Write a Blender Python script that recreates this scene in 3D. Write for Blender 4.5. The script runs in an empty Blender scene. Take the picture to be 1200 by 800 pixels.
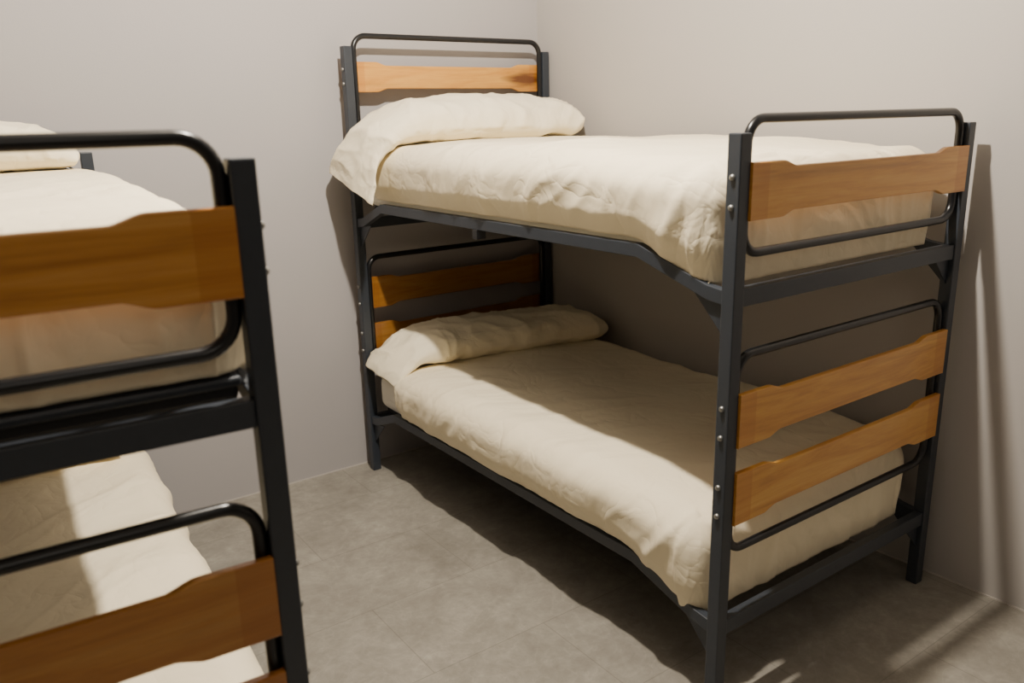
import bpy, math, random
import numpy as np
from mathutils import Vector, Matrix, noise

scene = bpy.context.scene
COL = scene.collection

# ------------------------------------------------------------------ helpers
def srgb(r, g, b):
    def f(c):
        c /= 255.0
        return c/12.92 if c <= 0.04045 else ((c+0.055)/1.055)**2.4
    return (f(r), f(g), f(b), 1.0)

def new_mat(name):
    m = bpy.data.materials.new(name); m.use_nodes = True
    nt = m.node_tree; b = nt.nodes['Principled BSDF']
    return m, nt, b

def mixc(nt, fac, a, b, blend='MIX'):
    n = nt.nodes.new('ShaderNodeMix'); n.data_type = 'RGBA'; n.blend_type = blend
    for sock, v in ((n.inputs[0], fac), (n.inputs[6], a), (n.inputs[7], b)):
        if hasattr(v, 'is_linked') or hasattr(v, 'links'):
            nt.links.new(v, sock)
        else:
            sock.default_value = v
    return n.outputs[2]

def ramp(nt, src, stops):
    r = nt.nodes.new('ShaderNodeValToRGB')
    el = r.color_ramp.elements
    el[0].position, el[0].color = stops[0]
    el[1].position, el[1].color = stops[-1]
    for p, c in stops[1:-1]:
        e = el.new(p); e.color = c
    nt.links.new(src, r.inputs[0])
    return r.outputs[0]

def noise_tex(nt, vec, scale, detail=4, rough=0.5, dist=0.0, kind='FBM'):
    n = nt.nodes.new('ShaderNodeTexNoise')
    n.noise_type = kind
    n.inputs['Scale'].default_value = scale; n.inputs['Detail'].default_value = detail
    n.inputs['Roughness'].default_value = rough; n.inputs['Distortion'].default_value = dist
    nt.links.new(vec, n.inputs['Vector'])
    return n.outputs['Fac']

def mapping(nt, scale=(1, 1, 1), loc=(0, 0, 0), rot=(0, 0, 0), coord='Object'):
    tc = nt.nodes.new('ShaderNodeTexCoord'); mp = nt.nodes.new('ShaderNodeMapping')
    mp.inputs['Scale'].default_value = scale; mp.inputs['Location'].default_value = loc
    mp.inputs['Rotation'].default_value = rot
    nt.links.new(tc.outputs[coord], mp.inputs['Vector'])
    return mp.outputs['Vector']

def bump(nt, b, h, strength, dist):
    n = nt.nodes.new('ShaderNodeBump'); n.inputs['Strength'].default_value = strength
    n.inputs['Distance'].default_value = dist
    nt.links.new(h, n.inputs['Height']); nt.links.new(n.outputs[0], b.inputs['Normal'])

def link(o, parent=None):
    COL.objects.link(o)
    if parent is not None:
        o.parent = parent
    return o

def mesh_obj(name, verts, faces, mat, parent=None, smooth=False, bevel=0.0, seg=2):
    me = bpy.data.meshes.new(name)
    me.from_pydata([tuple(v) for v in verts], [], faces)
    me.update()
    if smooth:
        me.polygons.foreach_set('use_smooth', [True]*len(me.polygons))
    me.materials.append(mat)
    o = bpy.data.objects.new(name, me)
    link(o, parent)
    if bevel > 0:
        md = o.modifiers.new('bevel', 'BEVEL'); md.width = bevel; md.segments = seg
        md.limit_method = 'ANGLE'
    return o

def box_vf(x0, x1, y0, y1, z0, z1):
    v = [(x0,y0,z0),(x1,y0,z0),(x1,y1,z0),(x0,y1,z0),(x0,y0,z1),(x1,y0,z1),(x1,y1,z1),(x0,y1,z1)]
    f = [(0,3,2,1),(4,5,6,7),(0,1,5,4),(1,2,6,5),(2,3,7,6),(3,0,4,7)]
    return v, f

def box(name, x0, x1, y0, y1, z0, z1, mat, parent=None, bevel=0.0):
    v, f = box_vf(x0, x1, y0, y1, z0, z1)
    return mesh_obj(name, v, f, mat, parent, bevel=bevel)

# ------------------------------------------------------------------ materials
def mat_wall(name, ca, cb):
    m, nt, b = new_mat(name)
    v = mapping(nt)
    n = noise_tex(nt, v, 1.3, 3)
    c = mixc(nt, n, ca, cb)
    nt.links.new(c, b.inputs['Base Color'])
    b.inputs['Roughness'].default_value = 0.8
    h = noise_tex(nt, v, 180, 3)
    bump(nt, b, h, 0.15, 0.002)
    return m

def mat_floor():
    m, nt, b = new_mat('stone_floor_tiles')
    v = mapping(nt, loc=(0.13, 0.22, 0))
    br = nt.nodes.new('ShaderNodeTexBrick')
    br.offset = 0.5; br.squash = 1.0
    br.inputs['Scale'].default_value = 1.0
    br.inputs['Brick Width'].default_value = 0.80
    br.inputs['Row Height'].default_value = 0.40
    br.inputs['Mortar Size'].default_value = 0.0018
    br.inputs['Mortar Smooth'].default_value = 0.4
    br.inputs['Color1'].default_value = (0.46, 0.46, 0.46, 1); br.inputs['Color2'].default_value = (0.54, 0.54, 0.54, 1)
    br.inputs['Mortar'].default_value = (0.5, 0.5, 0.5, 1)
    nt.links.new(v, br.inputs['Vector'])
    n1 = noise_tex(nt, v, 4.0, 10, 0.72, 0.4)
    c1 = ramp(nt, n1, [(0.30, srgb(127, 122, 114)), (0.5, srgb(143, 138, 129)), (0.70, srgb(161, 156, 146))])
    n2 = noise_tex(nt, v, 26, 7, 0.7)
    c2 = ramp(nt, n2, [(0.35, (0.43, 0.43, 0.43, 1)), (0.7, (0.57, 0.57, 0.57, 1))])
    c = mixc(nt, 0.75, c1, c2, 'OVERLAY')
    n3 = noise_tex(nt, v, 7, 4, 0.5, 2.0)
    c3 = ramp(nt, n3, [(0.46, (0.5, 0.5, 0.5, 1)), (0.5, (0.60, 0.60, 0.60, 1)), (0.54, (0.5, 0.5, 0.5, 1))])
    c = mixc(nt, 0.5, c, c3, 'OVERLAY')
    c = mixc(nt, 0.5, c, br.outputs['Color'], 'OVERLAY')
    mf = nt.nodes.new('ShaderNodeMath'); mf.operation = 'MULTIPLY'; nt.links.new(br.outputs['Fac'], mf.inputs[0]); mf.inputs[1].default_value = .5
    c = mixc(nt, mf.outputs[0], c, srgb(98, 94, 87))
    nt.links.new(c, b.inputs['Base Color'])
    b.inputs['Roughness'].default_value = 0.5
    bump(nt, b, n2, 0.10, 0.003)
    return m

def mat_metal(name, col, rough, seed=0):
    m, nt, b = new_mat(name)
    v = mapping(nt)
    n = noise_tex(nt, v, 60, 3)
    c = mixc(nt, n, col, tuple(x*1.25 for x in col[:3])+(1,))
    nt.links.new(c, b.inputs['Base Color'])
    b.inputs['Roughness'].default_value = rough
    h = noise_tex(nt, v, 300, 2)
    bump(nt, b, h, 0.08, 0.001)
    return m

def mat_chrome():
    m, nt, b = new_mat('zinc_bolt')
    v = mapping(nt); n = noise_tex(nt, v, 200, 2)
    c = mixc(nt, n, srgb(120, 120, 120), srgb(170, 170, 166))
    nt.links.new(c, b.inputs['Base Color'])
    b.inputs['Metallic'].default_value = 0.85; b.inputs['Roughness'].default_value = 0.4
    return m

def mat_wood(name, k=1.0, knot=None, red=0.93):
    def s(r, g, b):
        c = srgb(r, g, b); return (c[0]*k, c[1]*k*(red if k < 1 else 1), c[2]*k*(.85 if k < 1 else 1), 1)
    m, nt, b = new_mat(name)
    oi = nt.nodes.new('ShaderNodeObjectInfo')
    tc = nt.nodes.new('ShaderNodeTexCoord')
    mp = nt.nodes.new('ShaderNodeMapping')
    mp.inputs['Scale'].default_value = (1.6, 8, 16)
    nt.links.new(tc.outputs['Object'], mp.inputs['Vector'])
    sc = nt.nodes.new('ShaderNodeVectorMath'); sc.operation = 'SCALE'
    cmb = nt.nodes.new('ShaderNodeCombineXYZ')
    for i in range(3):
        nt.links.new(oi.outputs['Random'], cmb.inputs[i])
    nt.links.new(cmb.outputs[0], sc.inputs[0]); sc.inputs['Scale'].default_value = 37.0
    ad = nt.nodes.new('ShaderNodeVectorMath'); ad.operation = 'ADD'
    nt.links.new(mp.outputs[0], ad.inputs[0]); nt.links.new(sc.outputs[0], ad.inputs[1])
    v = ad.outputs[0]
    n1 = noise_tex(nt, v, 1.0, 6, 0.6, 1.6)
    c = ramp(nt, n1, [(0.28, s(190, 128, 50)), (0.5, s(216, 157, 70)), (0.75, s(228, 178, 92))])
    mp3 = nt.nodes.new('ShaderNodeMapping'); mp3.inputs['Scale'].default_value = (1.1, 3, 3)
    nt.links.new(ad.outputs[0], mp3.inputs['Vector'])
    n4 = noise_tex(nt, mp3.outputs[0], .35, 3, .5, 1.0)
    f4 = ramp(nt, n4, [(0.58, (0, 0, 0, 1)), (0.74, (.45, .45, .45, 1))])
    c = mixc(nt, f4, c, s(146, 88, 34))
    mp2 = nt.nodes.new('ShaderNodeMapping'); mp2.inputs['Scale'].default_value = (5, 60, 110)
    nt.links.new(tc.outputs['Object'], mp2.inputs['Vector'])
    n2 = noise_tex(nt, mp2.outputs[0], 2.0, 5, 0.65, .6)
    f2 = ramp(nt, n2, [(0.3, (0.38, 0.38, 0.38, 1)), (0.62, (0.53, 0.53, 0.53, 1))])
    c = mixc(nt, 0.6, c, f2, 'OVERLAY')
    sp = nt.nodes.new('ShaderNodeSeparateXYZ'); nt.links.new(tc.outputs['Object'], sp.inputs[0])
    ab = nt.nodes.new('ShaderNodeMath'); ab.operation = 'ABSOLUTE'; nt.links.new(sp.outputs[0], ab.inputs[0])
    gt = nt.nodes.new('ShaderNodeMath'); gt.operation = 'GREATER_THAN'; nt.links.new(ab.outputs[0], gt.inputs[0])
    gt.inputs[1].default_value = 0.425
    ml = nt.nodes.new('ShaderNodeMath'); ml.operation = 'MULTIPLY'; nt.links.new(gt.outputs[0], ml.inputs[0]); ml.inputs[1].default_value = 0.4
    c = mixc(nt, ml.outputs[0], c, s(188, 116, 40))
    if knot:
        kv = nt.nodes.new('ShaderNodeMapping'); kv.vector_type = 'POINT'
        kv.inputs['Location'].default_value = (-knot[0]*4, 0, -knot[1]*10); kv.inputs['Scale'].default_value = (4, 0, 10)
        nt.links.new(tc.outputs['Object'], kv.inputs['Vector'])
        ln = nt.nodes.new('ShaderNodeVectorMath'); ln.operation = 'LENGTH'; nt.links.new(kv.outputs[0], ln.inputs[0])
        nn = noise_tex(nt, v, 2.5, 4)
        am = nt.nodes.new('ShaderNodeMath'); am.operation = 'ADD'; nt.links.new(ln.outputs['Value'], am.inputs[0]); nt.links.new(nn, am.inputs[1])
        fk = ramp(nt, am.outputs[0], [(0.60, (.95, .95, .95, 1)), (1.0, (0, 0, 0, 1))])
        c = mixc(nt, fk, c, s(96, 50, 18))
    nt.links.new(c, b.inputs['Base Color'])
    b.inputs['Roughness'].default_value = 0.32
    b.inputs['Coat Weight'].default_value = 0.3; b.inputs['Coat Roughness'].default_value = 0.25
    bump(nt, b, n2, 0.08, 0.001)
    return m

def mat_cloth(name, c0, c1, weave=700):
    m, nt, b = new_mat(name)
    v = mapping(nt)
    n = noise_tex(nt, v, 5, 4)
    c = mixc(nt, n, c0, c1)
    nt.links.new(c, b.inputs['Base Color'])
    b.inputs['Roughness'].default_value = 0.8
    b.inputs['Sheen Weight'].default_value = 0.05
    b.inputs['Specular IOR Level'].default_value = 0.25
    wn = nt.nodes.new('ShaderNodeTexNoise'); wn.inputs['Scale'].default_value = 4; nt.links.new(v, wn.inputs['Vector'])
    sc = nt.nodes.new('ShaderNodeVectorMath'); sc.operation = 'MULTIPLY_ADD'
    nt.links.new(wn.outputs['Color'], sc.inputs[0]); sc.inputs[1].default_value = (.25, .25, .25); nt.links.new(v, sc.inputs[2])
    def crease(scale, pw):
        h1 = noise_tex(nt, sc.outputs[0], scale, 2.0, 0.5, 0.3)
        a1 = nt.nodes.new('ShaderNodeMath'); a1.operation = 'SUBTRACT'; nt.links.new(h1, a1.inputs[0]); a1.inputs[1].default_value = .5
        a2 = nt.nodes.new('ShaderNodeMath'); a2.operation = 'ABSOLUTE'; nt.links.new(a1.outputs[0], a2.inputs[0])
        a3 = nt.nodes.new('ShaderNodeMath'); a3.operation = 'POWER'; nt.links.new(a2.outputs[0], a3.inputs[0]); a3.inputs[1].default_value = pw
        return a3.outputs[0]
    k1 = crease(5, .6); k2 = crease(12, .6); k3 = crease(24, .6)
    ad0 = nt.nodes.new('ShaderNodeMath'); ad0.operation = 'MULTIPLY_ADD'
    nt.links.new(k3, ad0.inputs[0]); ad0.inputs[1].default_value = .10; nt.links.new(k1, ad0.inputs[2])
    ad = nt.nodes.new('ShaderNodeMath'); ad.operation = 'MULTIPLY_ADD'
    nt.links.new(k2, ad.inputs[0]); ad.inputs[1].default_value = .38; nt.links.new(ad0.outputs[0], ad.inputs[2])
    bump(nt, b, ad.outputs[0], 0.42, 0.016)
    return m

M_WALL = mat_wall('wall_paint', srgb(168, 164, 165), srgb(175, 171, 171))
M_WALLR = mat_wall('wall_paint_warm', srgb(173, 168, 165), srgb(180, 175, 171)); M_FLOOR = mat_floor()
M_WALLF = mat_wall('wall_paint_dark_end', srgb(116, 112, 108), srgb(122, 118, 113))  # darker paint on the unseen walls, keeps bounce light low
M_POST = mat_metal('charcoal_painted_steel', srgb(46, 51, 59), 0.42)
M_TUBE = mat_metal('black_painted_steel_tube', srgb(18, 19, 22), 0.28)
M_BASE = mat_metal('dark_mesh_base', srgb(30, 31, 34), 0.5)
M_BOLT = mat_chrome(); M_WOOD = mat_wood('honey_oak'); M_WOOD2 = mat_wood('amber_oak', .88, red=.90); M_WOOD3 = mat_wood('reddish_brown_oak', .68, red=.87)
M_WOOD_SHADE = mat_wood('oak_with_painted_shade', .45, red=.87); M_WOODK = mat_wood('honey_oak_with_knot', .92, (.40, .0), red=.96)  # darkest oak puts the shade on the lower head boards into their colour
M_DUVET = mat_cloth('cream_cotton', srgb(247, 235, 206), srgb(243, 230, 199))
M_PILLOW = mat_cloth('cream_pillowcase', srgb(248, 238, 210), srgb(244, 232, 203))
M_SHEET = mat_cloth('white_sheet', srgb(240, 235, 222), srgb(234, 229, 215))
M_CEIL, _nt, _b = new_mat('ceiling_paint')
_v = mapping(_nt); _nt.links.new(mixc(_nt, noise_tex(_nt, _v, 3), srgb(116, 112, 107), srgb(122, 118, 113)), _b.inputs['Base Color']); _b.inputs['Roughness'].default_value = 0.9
M_CAULK, _nt, _b = new_mat('white_caulk')
_v = mapping(_nt); _nt.links.new(mixc(_nt, noise_tex(_nt, _v, 20), srgb(180, 174, 168), srgb(196, 190, 183)), _b.inputs['Base Color'])

# ------------------------------------------------------------------ room
W, L = 1.01, 2.0
YB = 2.09
XR0, XR1 = 1.108, 1.045
XL, YF, ZC = -3.8, -4.8, 3.3
def structure(o):
    o['kind'] = 'structure'; return o
def prism(name, pts, z0, z1, mat):
    n = len(pts)
    v = [(x, y, z0) for x, y in pts] + [(x, y, z1) for x, y in pts]
    f = [tuple(range(n-1, -1, -1)), tuple(range(n, 2*n))] + [(i, (i+1) % n, n+(i+1) % n, n+i) for i in range(n)]
    return structure(mesh_obj(name, v, f, mat))
sl = (XR0-XR1)/(-0.22-YB)
xr = lambda y: XR1 + sl*(y-YB)
structure(box('floor', XL-.1, 1.5, YF-.1, YB+.1, -.1, 0, M_FLOOR))
structure(box('ceiling', XL-.1, 1.5, YF-.1, YB+.1, ZC, ZC+.1, M_CEIL))
structure(box('wall_back', XL-.1, 1.5, YB, YB+.1, 0, ZC, M_WALL))
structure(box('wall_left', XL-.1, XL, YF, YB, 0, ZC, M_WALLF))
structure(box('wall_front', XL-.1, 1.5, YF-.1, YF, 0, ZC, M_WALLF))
prism('wall_right', [(xr(YF), YF), (1.5, YF), (1.5, YB), (xr(YB), YB)], 0, ZC, M_WALLR)
structure(box('trim_1', XL, xr(YB), YB-.004, YB, 0, .005, M_CAULK))
prism('trim_2', [(xr(YF)-.004, YF), (xr(YF), YF), (xr(YB), YB-.004), (xr(YB)-.004, YB-.004)], 0, .005, M_CAULK)

# ------------------------------------------------------------------ bed parts
PS = 0.0188
TR = 0.0115
def rounded_loop(x0, x1, z0, z1, r, n=8):
    pts = []
    for cx, cz, a0 in ((x1-r, z1-r, 0), (x0+r, z1-r, 90), (x0+r, z0+r, 180), (x1-r, z0+r, 270)):
        for i in range(n+1):
            a = math.radians(a0 + 90*i/n)
            pts.append((cx+r*math.cos(a), cz+r*math.sin(a)))
    return pts
def tube_loop(name, pts, y, rad, mat, parent, ns=14):
    n = len(pts); V = []; F = []
    for i in range(n):
        p0 = pts[i-1]; p1 = pts[(i+1) % n]
        t = Vector((p1[0]-p0[0], p1[1]-p0[1])).normalized(); nx, nz = -t.y, t.x
        for j in range(ns):
            a = 2*math.pi*j/ns
            V.append((pts[i][0]+nx*rad*math.cos(a), y+rad*math.sin(a), pts[i][1]+nz*rad*math.cos(a)))
    for i in range(n):
        for j in range(ns):
            F.append((i*ns+j, i*ns+(j+1) % ns, ((i+1) % n)*ns+(j+1) % ns, ((i+1) % n)*ns+j))
    return mesh_obj(name, V, F, mat, parent, smooth=True)

def plank(name, y, z0, z1, parent, mat, thick=0.017):
    x0, x1 = PS+0.001, W-PS-0.001; xc = (x0+x1)/2; zc = (z0+z1)/2; hw = (x1-x0)/2; hz = (z1-z0)/2
    dip = 0.014
    def off(x):
        d = hw-abs(x)
        t = min(max((d-.118)/.045, 0), 1); t = t*.6+.4*t*t*(3-2*t)
        return dip*t
    xs = sorted(set([-hw, hw] + [round(-hw+2*hw*i/120, 5) for i in range(121)]))
    n = len(xs); V = []; F = []
    for x in xs:
        o = off(x)
        for yy in (-thick/2, thick/2):
            V.append((x, yy, -hz+o)); V.append((x, yy, hz-o))
    for i in range(n-1):
        a = i*4; b = a+4
        F += [(a, b, b+1, a+1), (a+2, a+3, b+3, b+2), (a+1, b+1, b+3, a+3), (a, a+2, b+2, b)]
    F += [(0, 1, 3, 2), ((n-1)*4, (n-1)*4+2, (n-1)*4+3, (n-1)*4+1)]
    o = mesh_obj(name, V, F, mat, parent, bevel=0.003)
    o.location = (xc, y, zc)
    return o

def bolt(x, y, z, sx, parent):
    V = []; F = []; ns = 12; prof = [(0.0075, 0.0), (0.0075, 0.003), (0.006, 0.006), (0.003, 0.0078)]
    for r, h in prof:
        for j in range(ns):
            a = 2*math.pi*j/ns
            V.append((sx*h, r*math.cos(a), r*math.sin(a)))
    for i in range(len(prof)-1):
        for j in range(ns):
            F.append((i*ns+j, i*ns+(j+1) % ns, (i+1)*ns+(j+1) % ns, (i+1)*ns+j))
    F.append(tuple(range((len(prof)-1)*ns, len(prof)*ns)))
    o = mesh_obj('bolt', V, F, M_BOLT, parent, smooth=True)
    o.location = (x+sx*PS, y, z)
    return o

def sweep_rect(name, pts, xc, hx, hz, mat, parent):
    V = []; F = []
    for (y, z) in pts:
        V += [(xc-hx, y, z-hz), (xc+hx, y, z-hz), (xc+hx, y, z+hz), (xc-hx, y, z+hz)]
    n = len(pts)
    for i in range(n-1):
        a = i*4; b = a+4
        for j in range(4):
            k = (j+1) % 4
            F.append((a+j, a+k, b+k, b+j))
    F += [(0, 1, 2, 3)[::-1], (4*n-4, 4*n-3, 4*n-2, 4*n-1)]
    return mesh_obj(name, V, F, mat, parent, bevel=0.002)

def gusset(parent, pts3, d):
    V = [Vector(p) for p in pts3]+[Vector(p)+Vector(d) for p in pts3]
    F = [(0, 1, 2), (5, 4, 3), (0, 3, 4, 1), (1, 4, 5, 2), (2, 5, 3, 0)]
    return mesh_obj('corner_gusset', V, F, M_POST, parent)

HF = 1.505
def build_bed(name, head_h, head_hoop, head_plank, label, wood, woodlow, endgus=True, base_y=.085, zbase=None):
    e = bpy.data.objects.new(name, None); link(e)
    e['label'] = label; e['category'] = 'bunk bed'; e['group'] = 'metal bunk beds in the dormitory room'
    posts = {}
    for key, (x, y, h) in {'fl': (0, 0, HF), 'fr': (W, 0, HF), 'hl': (0, L, head_h), 'hr': (W, L, head_h)}.items():
        p = box('post', -PS, PS, -PS, PS, 0, h, M_POST, e, bevel=0.003)
        p.location = (x, y, 0); posts[key] = p
    ZU, ZL = 1.127, 0.241
    RM_U, RM_L = 1.207, 0.316
    for z in (ZU, ZL):
        for y in (0, L):
            box('end_rail', PS, W-PS, y-.014, y+.014, z-.022, z+.022, M_POST, e, bevel=0.002)
    for (z, zm) in ((ZU, RM_U), (ZL, RM_L)):
        for x in (0, W):
            sweep_rect('side_rail', [(PS, z+.000), (.07, z+.006), (.31, zm), (1.76, zm), (1.93, z+.012), (L-PS, z+.005)], x, .013, .018, M_POST, e)
            s = 1 if x == 0 else -1
            xo = x-.002
            for y, sy in ((PS, 1), (L-PS, -1)):
                gusset(e, [(xo, y, z-.012), (xo, y+sy*.10, z+.0), (xo, y, z-.10)], (.004, 0, 0))
            if endgus and x == W:
                for y in (0, L):
                    gusset(e, [(x+s*PS, y-.002, z-.022), (x+s*(PS+.075), y-.002, z-.022), (x+s*PS, y-.002, z-.10)], (0, .004, 0))
        zb = zbase if (zbase and zm > 1) else zm-.035
        box('bed_base', .02 if zbase else .05, W-(.02 if zbase else .05), base_y, L-.05, zb, zm-.004, M_BASE, e, bevel=.012)
        if zbase and zm > 1:
            box('cross_bar', PS+.002, W-PS-.002, base_y-.026, base_y-.008, 1.158, 1.174, M_POST, e, bevel=.005)
    box('rail_bracket', -.016, .02, 1.06, 1.09, RM_U-.05, RM_U-.017, M_TUBE, e, bevel=.002)
    yy = {0: 0.004, L: -0.004}
    for y in (0, L):
        s = -1 if y == 0 else 1
        yc = y+yy[y]
        ztop, zbot = (1.535, 1.227) if y == 0 else head_hoop
        tube_loop('guard_hoop', rounded_loop(PS+TR, W-PS-TR, zbot, ztop, .055), yc, TR, M_TUBE, e)
        tube_loop('guard_hoop', rounded_loop(PS+TR, W-PS-TR, .45, .978, .055), yc, TR, M_TUBE, e)
        pl = [(.748, .888), (.538, .680)] + ([(1.308, 1.440)] if y == 0 else ([head_plank] if head_plank else []))
        yp = yc + s*(TR+.0088)
        for z0, z1 in pl:
            plank('wooden_board', yp, z0, z1, e, (M_WOODK if y else wood) if z0 > 1 else (woodlow if y == 0 else M_WOOD_SHADE))
            for x, sx, key in ((0, -1, 'l'), (W, 1, 'r')):
                for zz in (z0+.032, z1-.032):
                    bolt(0, 0, zz, sx, posts[('f' if y == 0 else 'h')+key])
    return e

# ------------------------------------------------------------------ bedding
def fbm(p, s, seed, octv=2):
    v = 0; a = 1; q = Vector((p[0]*s+seed*7.3, p[1]*s-seed*3.1, seed*1.7))
    for _ in range(octv):
        v += a*noise.noise(q); q = q*2.03; a *= .5
    return v
def ridge(x, y, seed, pw=1.0):
    t = min(abs(noise.noise(Vector((x+seed*11.3, y+seed*5.9, seed*.77))))*2.2, 1)
    return 1-2*t**pw
def sm(a, b, t):
    t = min(max((t-a)/(b-a), 0), 1); return t*t*(3-2*t)

def duvet(parent_m, ztop, zhem, zfoot, seed, label, yhead=1.74, aisle=-1, amp=1.0, x0=-.030, droop=.055, bulge=.014, pk_amp=1.0, footdip=.02):
    x1, y0 = W-.008, .040
    r = .090
    st = .0073
    arc = r*math.pi/2
    def span(drop): return arc+max(drop-r, 0)
    dn = ztop-zhem; df = ztop-zfoot
    Sn, Sf = span(dn), span(df)
    sx0 = x0+r-Sn; sx1 = x1-r+Sn; sy0 = y0+r-Sf
    nx = int((sx1-sx0)/st); ny = int((yhead-sy0)/st)
    V = np.zeros((nx+1, ny+1, 3)); P = []
    for i in range(nx+1):
        p = sx0+(sx1-sx0)*i/nx
        for j in range(ny+1):
            q = sy0+(yhead-sy0)*j/ny
            dx = 0; dy = 0; sxn = 0
            if p < x0+r: dx = (x0+r)-p; sxn = -1
            elif p > x1-r: dx = p-(x1-r); sxn = 1
            if q < y0+r: dy = (y0+r)-q
            bx = min(max(p, x0+r), x1-r); by = max(q, y0+r)
            if dx <= 0 and dy <= 0:
                V[i, j] = (bx, by, ztop); P.append((p, q, 0, 0, 0, 0)); continue
            nxn, nyn = dx/Sn, dy/Sf
            m = max(nxn, nyn)
            if nxn >= nyn: th = (nyn/nxn)*math.pi/4
            else: th = math.pi/2-(nxn/nyn)*math.pi/4
            wy = math.sin(th)**2
            l = m*(Sn*(1-wy)+Sf*wy)
            ux, uy = sxn*math.cos(th), -math.sin(th)
            if l < arc:
                a = l/r; g = r*math.sin(a); d = r*(1-math.cos(a))
            else:
                g = r; d = r+(l-arc)
            V[i, j] = (bx+ux*g, by+uy*g, ztop-d)
            P.append((p, q, l, m, wy, min(dx, dy)))
    du = np.gradient(V, axis=0); dv = np.gradient(V, axis=1)
    N = np.cross(du, dv); N /= (np.linalg.norm(N, axis=2, keepdims=True)+1e-9)
    k = 0
    for i in range(nx+1):
        for j in range(ny+1):
            p, q, l, m, wyy, cor = P[k]; k += 1
            side = sm(.05, .17, l)
            top = 1-side
            wx = p+.12*fbm((p, q), 2.3, seed+3); wy = q+.12*fbm((p, q), 2.3, seed+4)
            d = .009*fbm((p, q), 2.2, seed)*(top*.9+.2)
            loc = .45+.9*max(fbm((p, q), 1.6, seed+9), -.4)
            edgeprox = sm(.45, .0, min(p-x0, x1-p, q-y0)) if l == 0 else 1
            u1 = wx*1.3+wy*4.2; u2 = wx*3.4-wy*1.0
            d += amp*.0100*ridge(u1, u2*.22, seed+1, .7)*(.4+.6*top)*loc
            d += amp*.0050*ridge(wx*4+wy*4, (wy*1.2-wx)*.4, seed+6, .6)*(.3+.7*top)*loc
            d += amp*.0016*ridge(wx*8+wy*10, (wy*2-wx*2), seed+8, .55)*loc
            onx = (p < x0+r+.25 or p > x1-r-.25)
            e = q if (onx and q > y0+r) else p if not onx else (q if wyy < .5 else p)
            dep = p if onx else q
            ev = e+.10*fbm((p, q), 3, seed+5)+.6*dep
            pk = ridge(ev*4.2, dep*.8, seed+2, .7)*.0085+ridge(ev*11, dep*1.2, seed+7, .6)*.0034
            d += amp*pk_amp*pk*(side*(1-.5*sm(.7, 1, m))+.6*top*edgeprox)
            d *= 1-.7*sm(0, .05, cor)
            if l > 0:
                d += bulge*math.sin(math.pi*min(m, 1))*sm(0, .5, m)*(1-wyy)
                tuck = sm(.75, 1.0, m)
                d -= (.020*(1-wyy)+.004*wyy)*tuck
            if wyy > .3 and l > .06:
                d = min(d, .007)
            if p > x1-r: d = min(d, .004)
            if l > .08 and p < x0+r: d = min(d, .022)
            V[i, j] += N[i, j]*d
            if l < arc:
                V[i, j, 2] += .010*math.sin(math.pi*min(max((p-x0)/(x1-x0), 0), 1))**.6*sm(0, .3, q-y0+.05)
            V[i, j, 2] -= footdip*(1-sm(0, .5, q-y0))*(1-sm(.3, .9, m))
            if p < x0+r or p > x1-r:
                w = sm(.35, 1.0, m)
                V[i, j, 2] += w*(.004*fbm((q, 0), 4, seed+12))*(1-wyy) - w*droop*(1-sm(.08, .36, q))*(1-wyy)
    verts = V.reshape(-1, 3)
    F = []
    for i in range(nx):
        for j in range(ny):
            a = i*(ny+1)+j
            F.append((a, a+ny+1, a+ny+2, a+1))
    if aisle > 0:
        verts = verts.copy(); verts[:, 0] = W-verts[:, 0]
        F = [f[::-1] for f in F]
    o = mesh_obj('duvet', verts, F, M_DUVET, None, smooth=True)
    ms = o.modifiers.new('soften', 'SMOOTH'); ms.factor = .5; ms.iterations = 1
    md = o.modifiers.new('thick', 'SOLIDIFY'); md.thickness = .014; md.offset = -1
    o.matrix_world = parent_m
    o['label'] = label; o['category'] = 'duvet'; o['group'] = 'cream duvets on the bunks'
    return o

def catmull(pts, t):
    n = len(pts)-1; f = min(max(t, 0), .99999)*n; i = int(f); u = f-i
    p = [np.array(pts[min(max(k, 0), n)], float) for k in (i-1, i, i+1, i+2)]
    return .5*((2*p[1])+(-p[0]+p[2])*u+(2*p[0]-5*p[1]+4*p[2]-p[3])*u*u+(-p[0]+3*p[1]-3*p[2]+p[3])*u**3)

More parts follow.
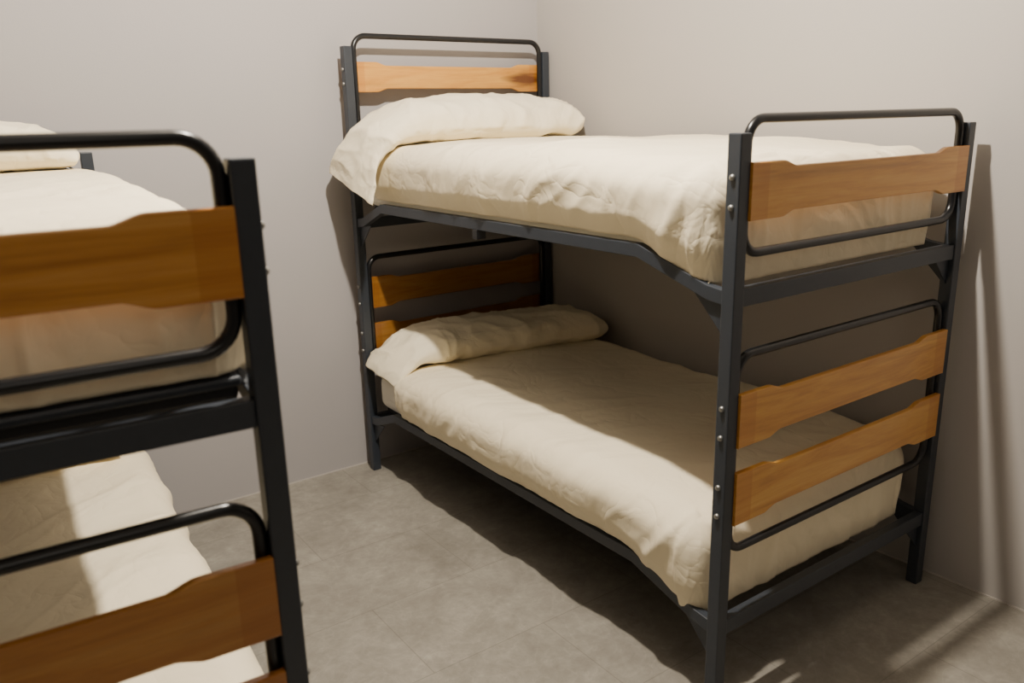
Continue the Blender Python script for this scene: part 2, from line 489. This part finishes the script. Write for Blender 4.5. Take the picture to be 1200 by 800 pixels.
def pillow(parent_m, zt, path, slant, seed, label, yc=1.80, hy=.185, aisle=-1, skew=0.0, ymax=9):
    nu, nv = 190, 96
    V = np.zeros((nu+1, nv, 3))
    for i in range(nu+1):
        t = i/nu
        x, z, c, wf = catmull(path, t)
        x2, z2, _, _ = catmull(path, min(t+.01, 1)); x1, z1, _, _ = catmull(path, max(t-.01, 0))
        T = np.array([x2-x1, z2-z1]); T /= np.linalg.norm(T)+1e-9
        nz = np.array([T[1], -T[0]])
        cap = 1-(1-min(t/.11, 1))**2.0; cap = max(cap, .015)**.5
        cape = 1-(1-min((1-t)/.03, 1))**2; cape = max(cape, .02)**.5
        for j in range(nv):
            a = 2*math.pi*j/nv
            ca, sa = math.cos(a), math.sin(a)
            yy = math.copysign(abs(ca)**.8, ca)*hy*wf*(cap**.35)
            th = math.copysign(abs(sa)**(1.0 if sa > 0 else .7), sa)*c*cap*cape
            w = sm(.6, 1, t)
            if sa < 0: th *= .8+.15*(1-w)
            px = x+nz[0]*th; pz = z+nz[1]*th
            pz += w*slant*(yy/hy)
            V[i, j] = (px, min(yc+yy+skew*(x-.5), ymax), zt+pz)
    du = np.gradient(V, axis=0); dv = (np.roll(V, -1, 1)-np.roll(V, 1, 1))/2
    N = np.cross(du, dv); N /= (np.linalg.norm(N, axis=2, keepdims=True)+1e-9)
    C = V.mean(axis=1, keepdims=True)
    sgn = np.sign(((V-C)*N).sum(axis=2).mean()); N *= sgn
    for i in range(nu+1):
        for j in range(nv):
            x, y, z = V[i, j]
            q = Vector((x, y, z))
            wob = noise.noise(q*3+Vector((seed, 0, 0)))*.014
            wx = x+.06*noise.noise(q*5+Vector((0, seed, 0))); wy = y+.06*noise.noise(q*5+Vector((seed, 3, 0)))
            def rg(a, b, c, s):
                return 1-2*min(abs(noise.noise(Vector((a+s, b, c))))*2.2, 1)**.65
            d = wob+.0080*rg(wx*6+wy*4, wy*5, z*4, seed)+.0040*rg(wx*12, wy*5, z*8, seed*2.1)+.0020*rg(wx*7, wy*15, z*12, seed*3.3)
            edge = sm(.75, 1, i/nu)
            d *= (1-.45*edge)
            if N[i, j, 2] < -.3: d = min(d, 0)
            V[i, j] += N[i, j]*d
            V[i, j, 1] = min(V[i, j, 1], ymax)
    verts = V.reshape(-1, 3); F = []
    for i in range(nu):
        for j in range(nv):
            F.append((i*nv+j, i*nv+(j+1) % nv, (i+1)*nv+(j+1) % nv, (i+1)*nv+j))
    F.append(tuple(range(nv))[::-1]); F.append(tuple(range(nu*nv, nu*nv+nv)))
    if sgn < 0: F = [f[::-1] for f in F]
    if aisle > 0:
        verts = verts.copy(); verts[:, 0] = W-verts[:, 0]; F = [f[::-1] for f in F]
    o = mesh_obj('pillow', verts, F, M_PILLOW, None, smooth=True)
    ms = o.modifiers.new('soften', 'SMOOTH'); ms.factor = .5; ms.iterations = 1
    o.matrix_world = parent_m
    o['label'] = label; o['category'] = 'pillow'; o['group'] = 'cream pillows on the bunks'
    return o

def mattress(parent_m, z0, z1, label):
    o = box('mattress', .012, W-.055, .085, 1.945, z0, z1, M_SHEET, None)
    md = o.modifiers.new('bevel', 'BEVEL'); md.width = .045; md.segments = 5
    o.data.polygons.foreach_set('use_smooth', [True]*len(o.data.polygons))
    o.matrix_world = parent_m
    o['label'] = label; o['category'] = 'mattress'; o['group'] = 'mattresses on the bunks'
    return o

# ------------------------------------------------------------------ bed A (by the corner)
MA = Matrix.Identity(4)
bedA = build_bed('bunk_bed', 1.84, (1.881, 1.27), (1.662, 1.782), 'slate metal bunk bed with tall headboard posts beside the corner', M_WOOD, M_WOOD)
bedA.matrix_world = MA
TU, TL = 1.457, .545
mattress(MA, 1.2045, 1.385, 'white sheeted mattress on the upper bunk in the corner')
mattress(MA, .3135, .475, 'white sheeted mattress on the lower bunk in the corner')
duvet(MA, TU, 1.240, 1.150, 1, 'crumpled cream duvet on the upper bunk in the corner', yhead=1.80, droop=.08, footdip=.022)
duvet(MA, TL, .342, .256, 2, 'crumpled cream duvet on the lower bunk, half in shadow', yhead=1.70, amp=1.1, droop=.088, footdip=.026, x0=-.034)
pathU = [(.995, .060, .06, .88), (.87, .078, .092, .98), (.60, .084, .096, 1), (.30, .083, .095, 1), (.12, .078, .088, 1), (.0, .032, .062, 1), (-.075, -.045, .036, .98), (-.105, -.13, .022, .98), (-.115, -.165, .014, .98)]
pillow(MA, TU-.002, pathU, .055, 3, 'plump cream pillow spilling over the upper bunk edge')
pathL = [(.995, .054, .055, .88), (.87, .068, .080, .97), (.60, .074, .088, 1), (.36, .072, .087, 1), (.20, .065, .080, 1), (.11, .048, .066, .97), (.05, .020, .050, .93), (.0, -.018, .036, .9), (-.025, -.055, .022, .86)]
pillow(MA, TL-.002, pathL, .02, 5, 'plump cream pillow at the head of the lower bunk', yc=1.73, hy=.17, skew=-.2, ymax=1.972)

# ------------------------------------------------------------------ bed B (near bed)
yaw = -.062
frB = Vector((-1.138, -.0415, 0))
RB = Matrix.Rotation(yaw, 4, 'Z')
MB = Matrix.Translation(frB) @ RB @ Matrix.Translation((-W, 0, 0))
bedB = build_bed('bunk_bed', 1.468, (1.42, 1.2), None, 'slate metal bunk bed with low headboard posts beside the aisle', M_WOOD2, M_WOOD3, endgus=False, base_y=.066, zbase=1.125)
bedB.matrix_world = MB
mattress(MB, 1.2045, 1.35, 'white sheeted mattress on the upper bunk beside the aisle')
mattress(MB, .3135, .43, 'white sheeted mattress on the lower bunk beside the aisle')
duvet(MB, 1.42, 1.240, 1.180, 21, 'smooth cream duvet on the upper bunk beside the aisle', aisle=1, amp=.8, droop=.05, footdip=.0)
duvet(MB, .495, .342, .275, 22, 'crumpled cream duvet on the lower bunk beside the aisle', aisle=1, amp=1.0, x0=-.026, bulge=.008, pk_amp=.5)
pathB = [(.965, .060, .06, .9), (.80, .08, .085, 1), (.55, .09, .092, 1), (.32, .085, .088, 1), (.18, .07, .07, .97), (.10, .05, .05, .95), (.06, .038, .028, .9)]
pillow(MB, 1.42-.002, pathB, .0, 13, 'cream pillow on the upper bunk beside the aisle', aisle=1, yc=1.77)
pillow(MB, .495+.006, [(a-.0, b*.75, c*.75, d) for a, b, c, d in pathB], .0, 15, 'cream pillow on the lower bunk beside the aisle', aisle=1, yc=1.76)

# ------------------------------------------------------------------ lights
def plight(name, loc, power, rad, col):
    l = bpy.data.lights.new(name, 'POINT'); l.energy = power; l.shadow_soft_size = rad; l.color = col
    o = bpy.data.objects.new(name, l); o.location = loc; link(o)
plight('ceiling_lamp_light', (-.49, .24, 2.85), 330, .035, (1.0, .905, .765))
plight('entry_lamp_light', (-1.5, -3.0, 2.7), 22, .5, (1.0, .90, .77))
w = bpy.data.worlds.new('world'); scene.world = w; w.use_nodes = True
w.node_tree.nodes['Background'].inputs[0].default_value = (.8, .75, .7, 1)
w.node_tree.nodes['Background'].inputs[1].default_value = .03

# ------------------------------------------------------------------ camera
cyaw, cpitch, croll = .6199, .2664, -.0243
f = Vector((math.sin(cyaw)*math.cos(cpitch), math.cos(cyaw)*math.cos(cpitch), -math.sin(cpitch)))
r = Vector((math.cos(cyaw), -math.sin(cyaw), 0)); u = r.cross(f)
r2 = r*math.cos(croll)+u*math.sin(croll); u2 = -r*math.sin(croll)+u*math.cos(croll)
cam = bpy.data.cameras.new('camera'); co = bpy.data.objects.new('camera', cam); link(co)
cam.sensor_width = 36; cam.lens = .9679*36*1000/1200
mw = Matrix((( r2.x, u2.x, -f.x, -1.5259), (r2.y, u2.y, -f.y, -1.2414), (r2.z, u2.z, -f.z, 1.5531), (0, 0, 0, 1)))
co.matrix_world = mw
cam.dof.use_dof = True; cam.dof.focus_distance = 2.7; cam.dof.aperture_fstop = 3.2
scene.camera = co
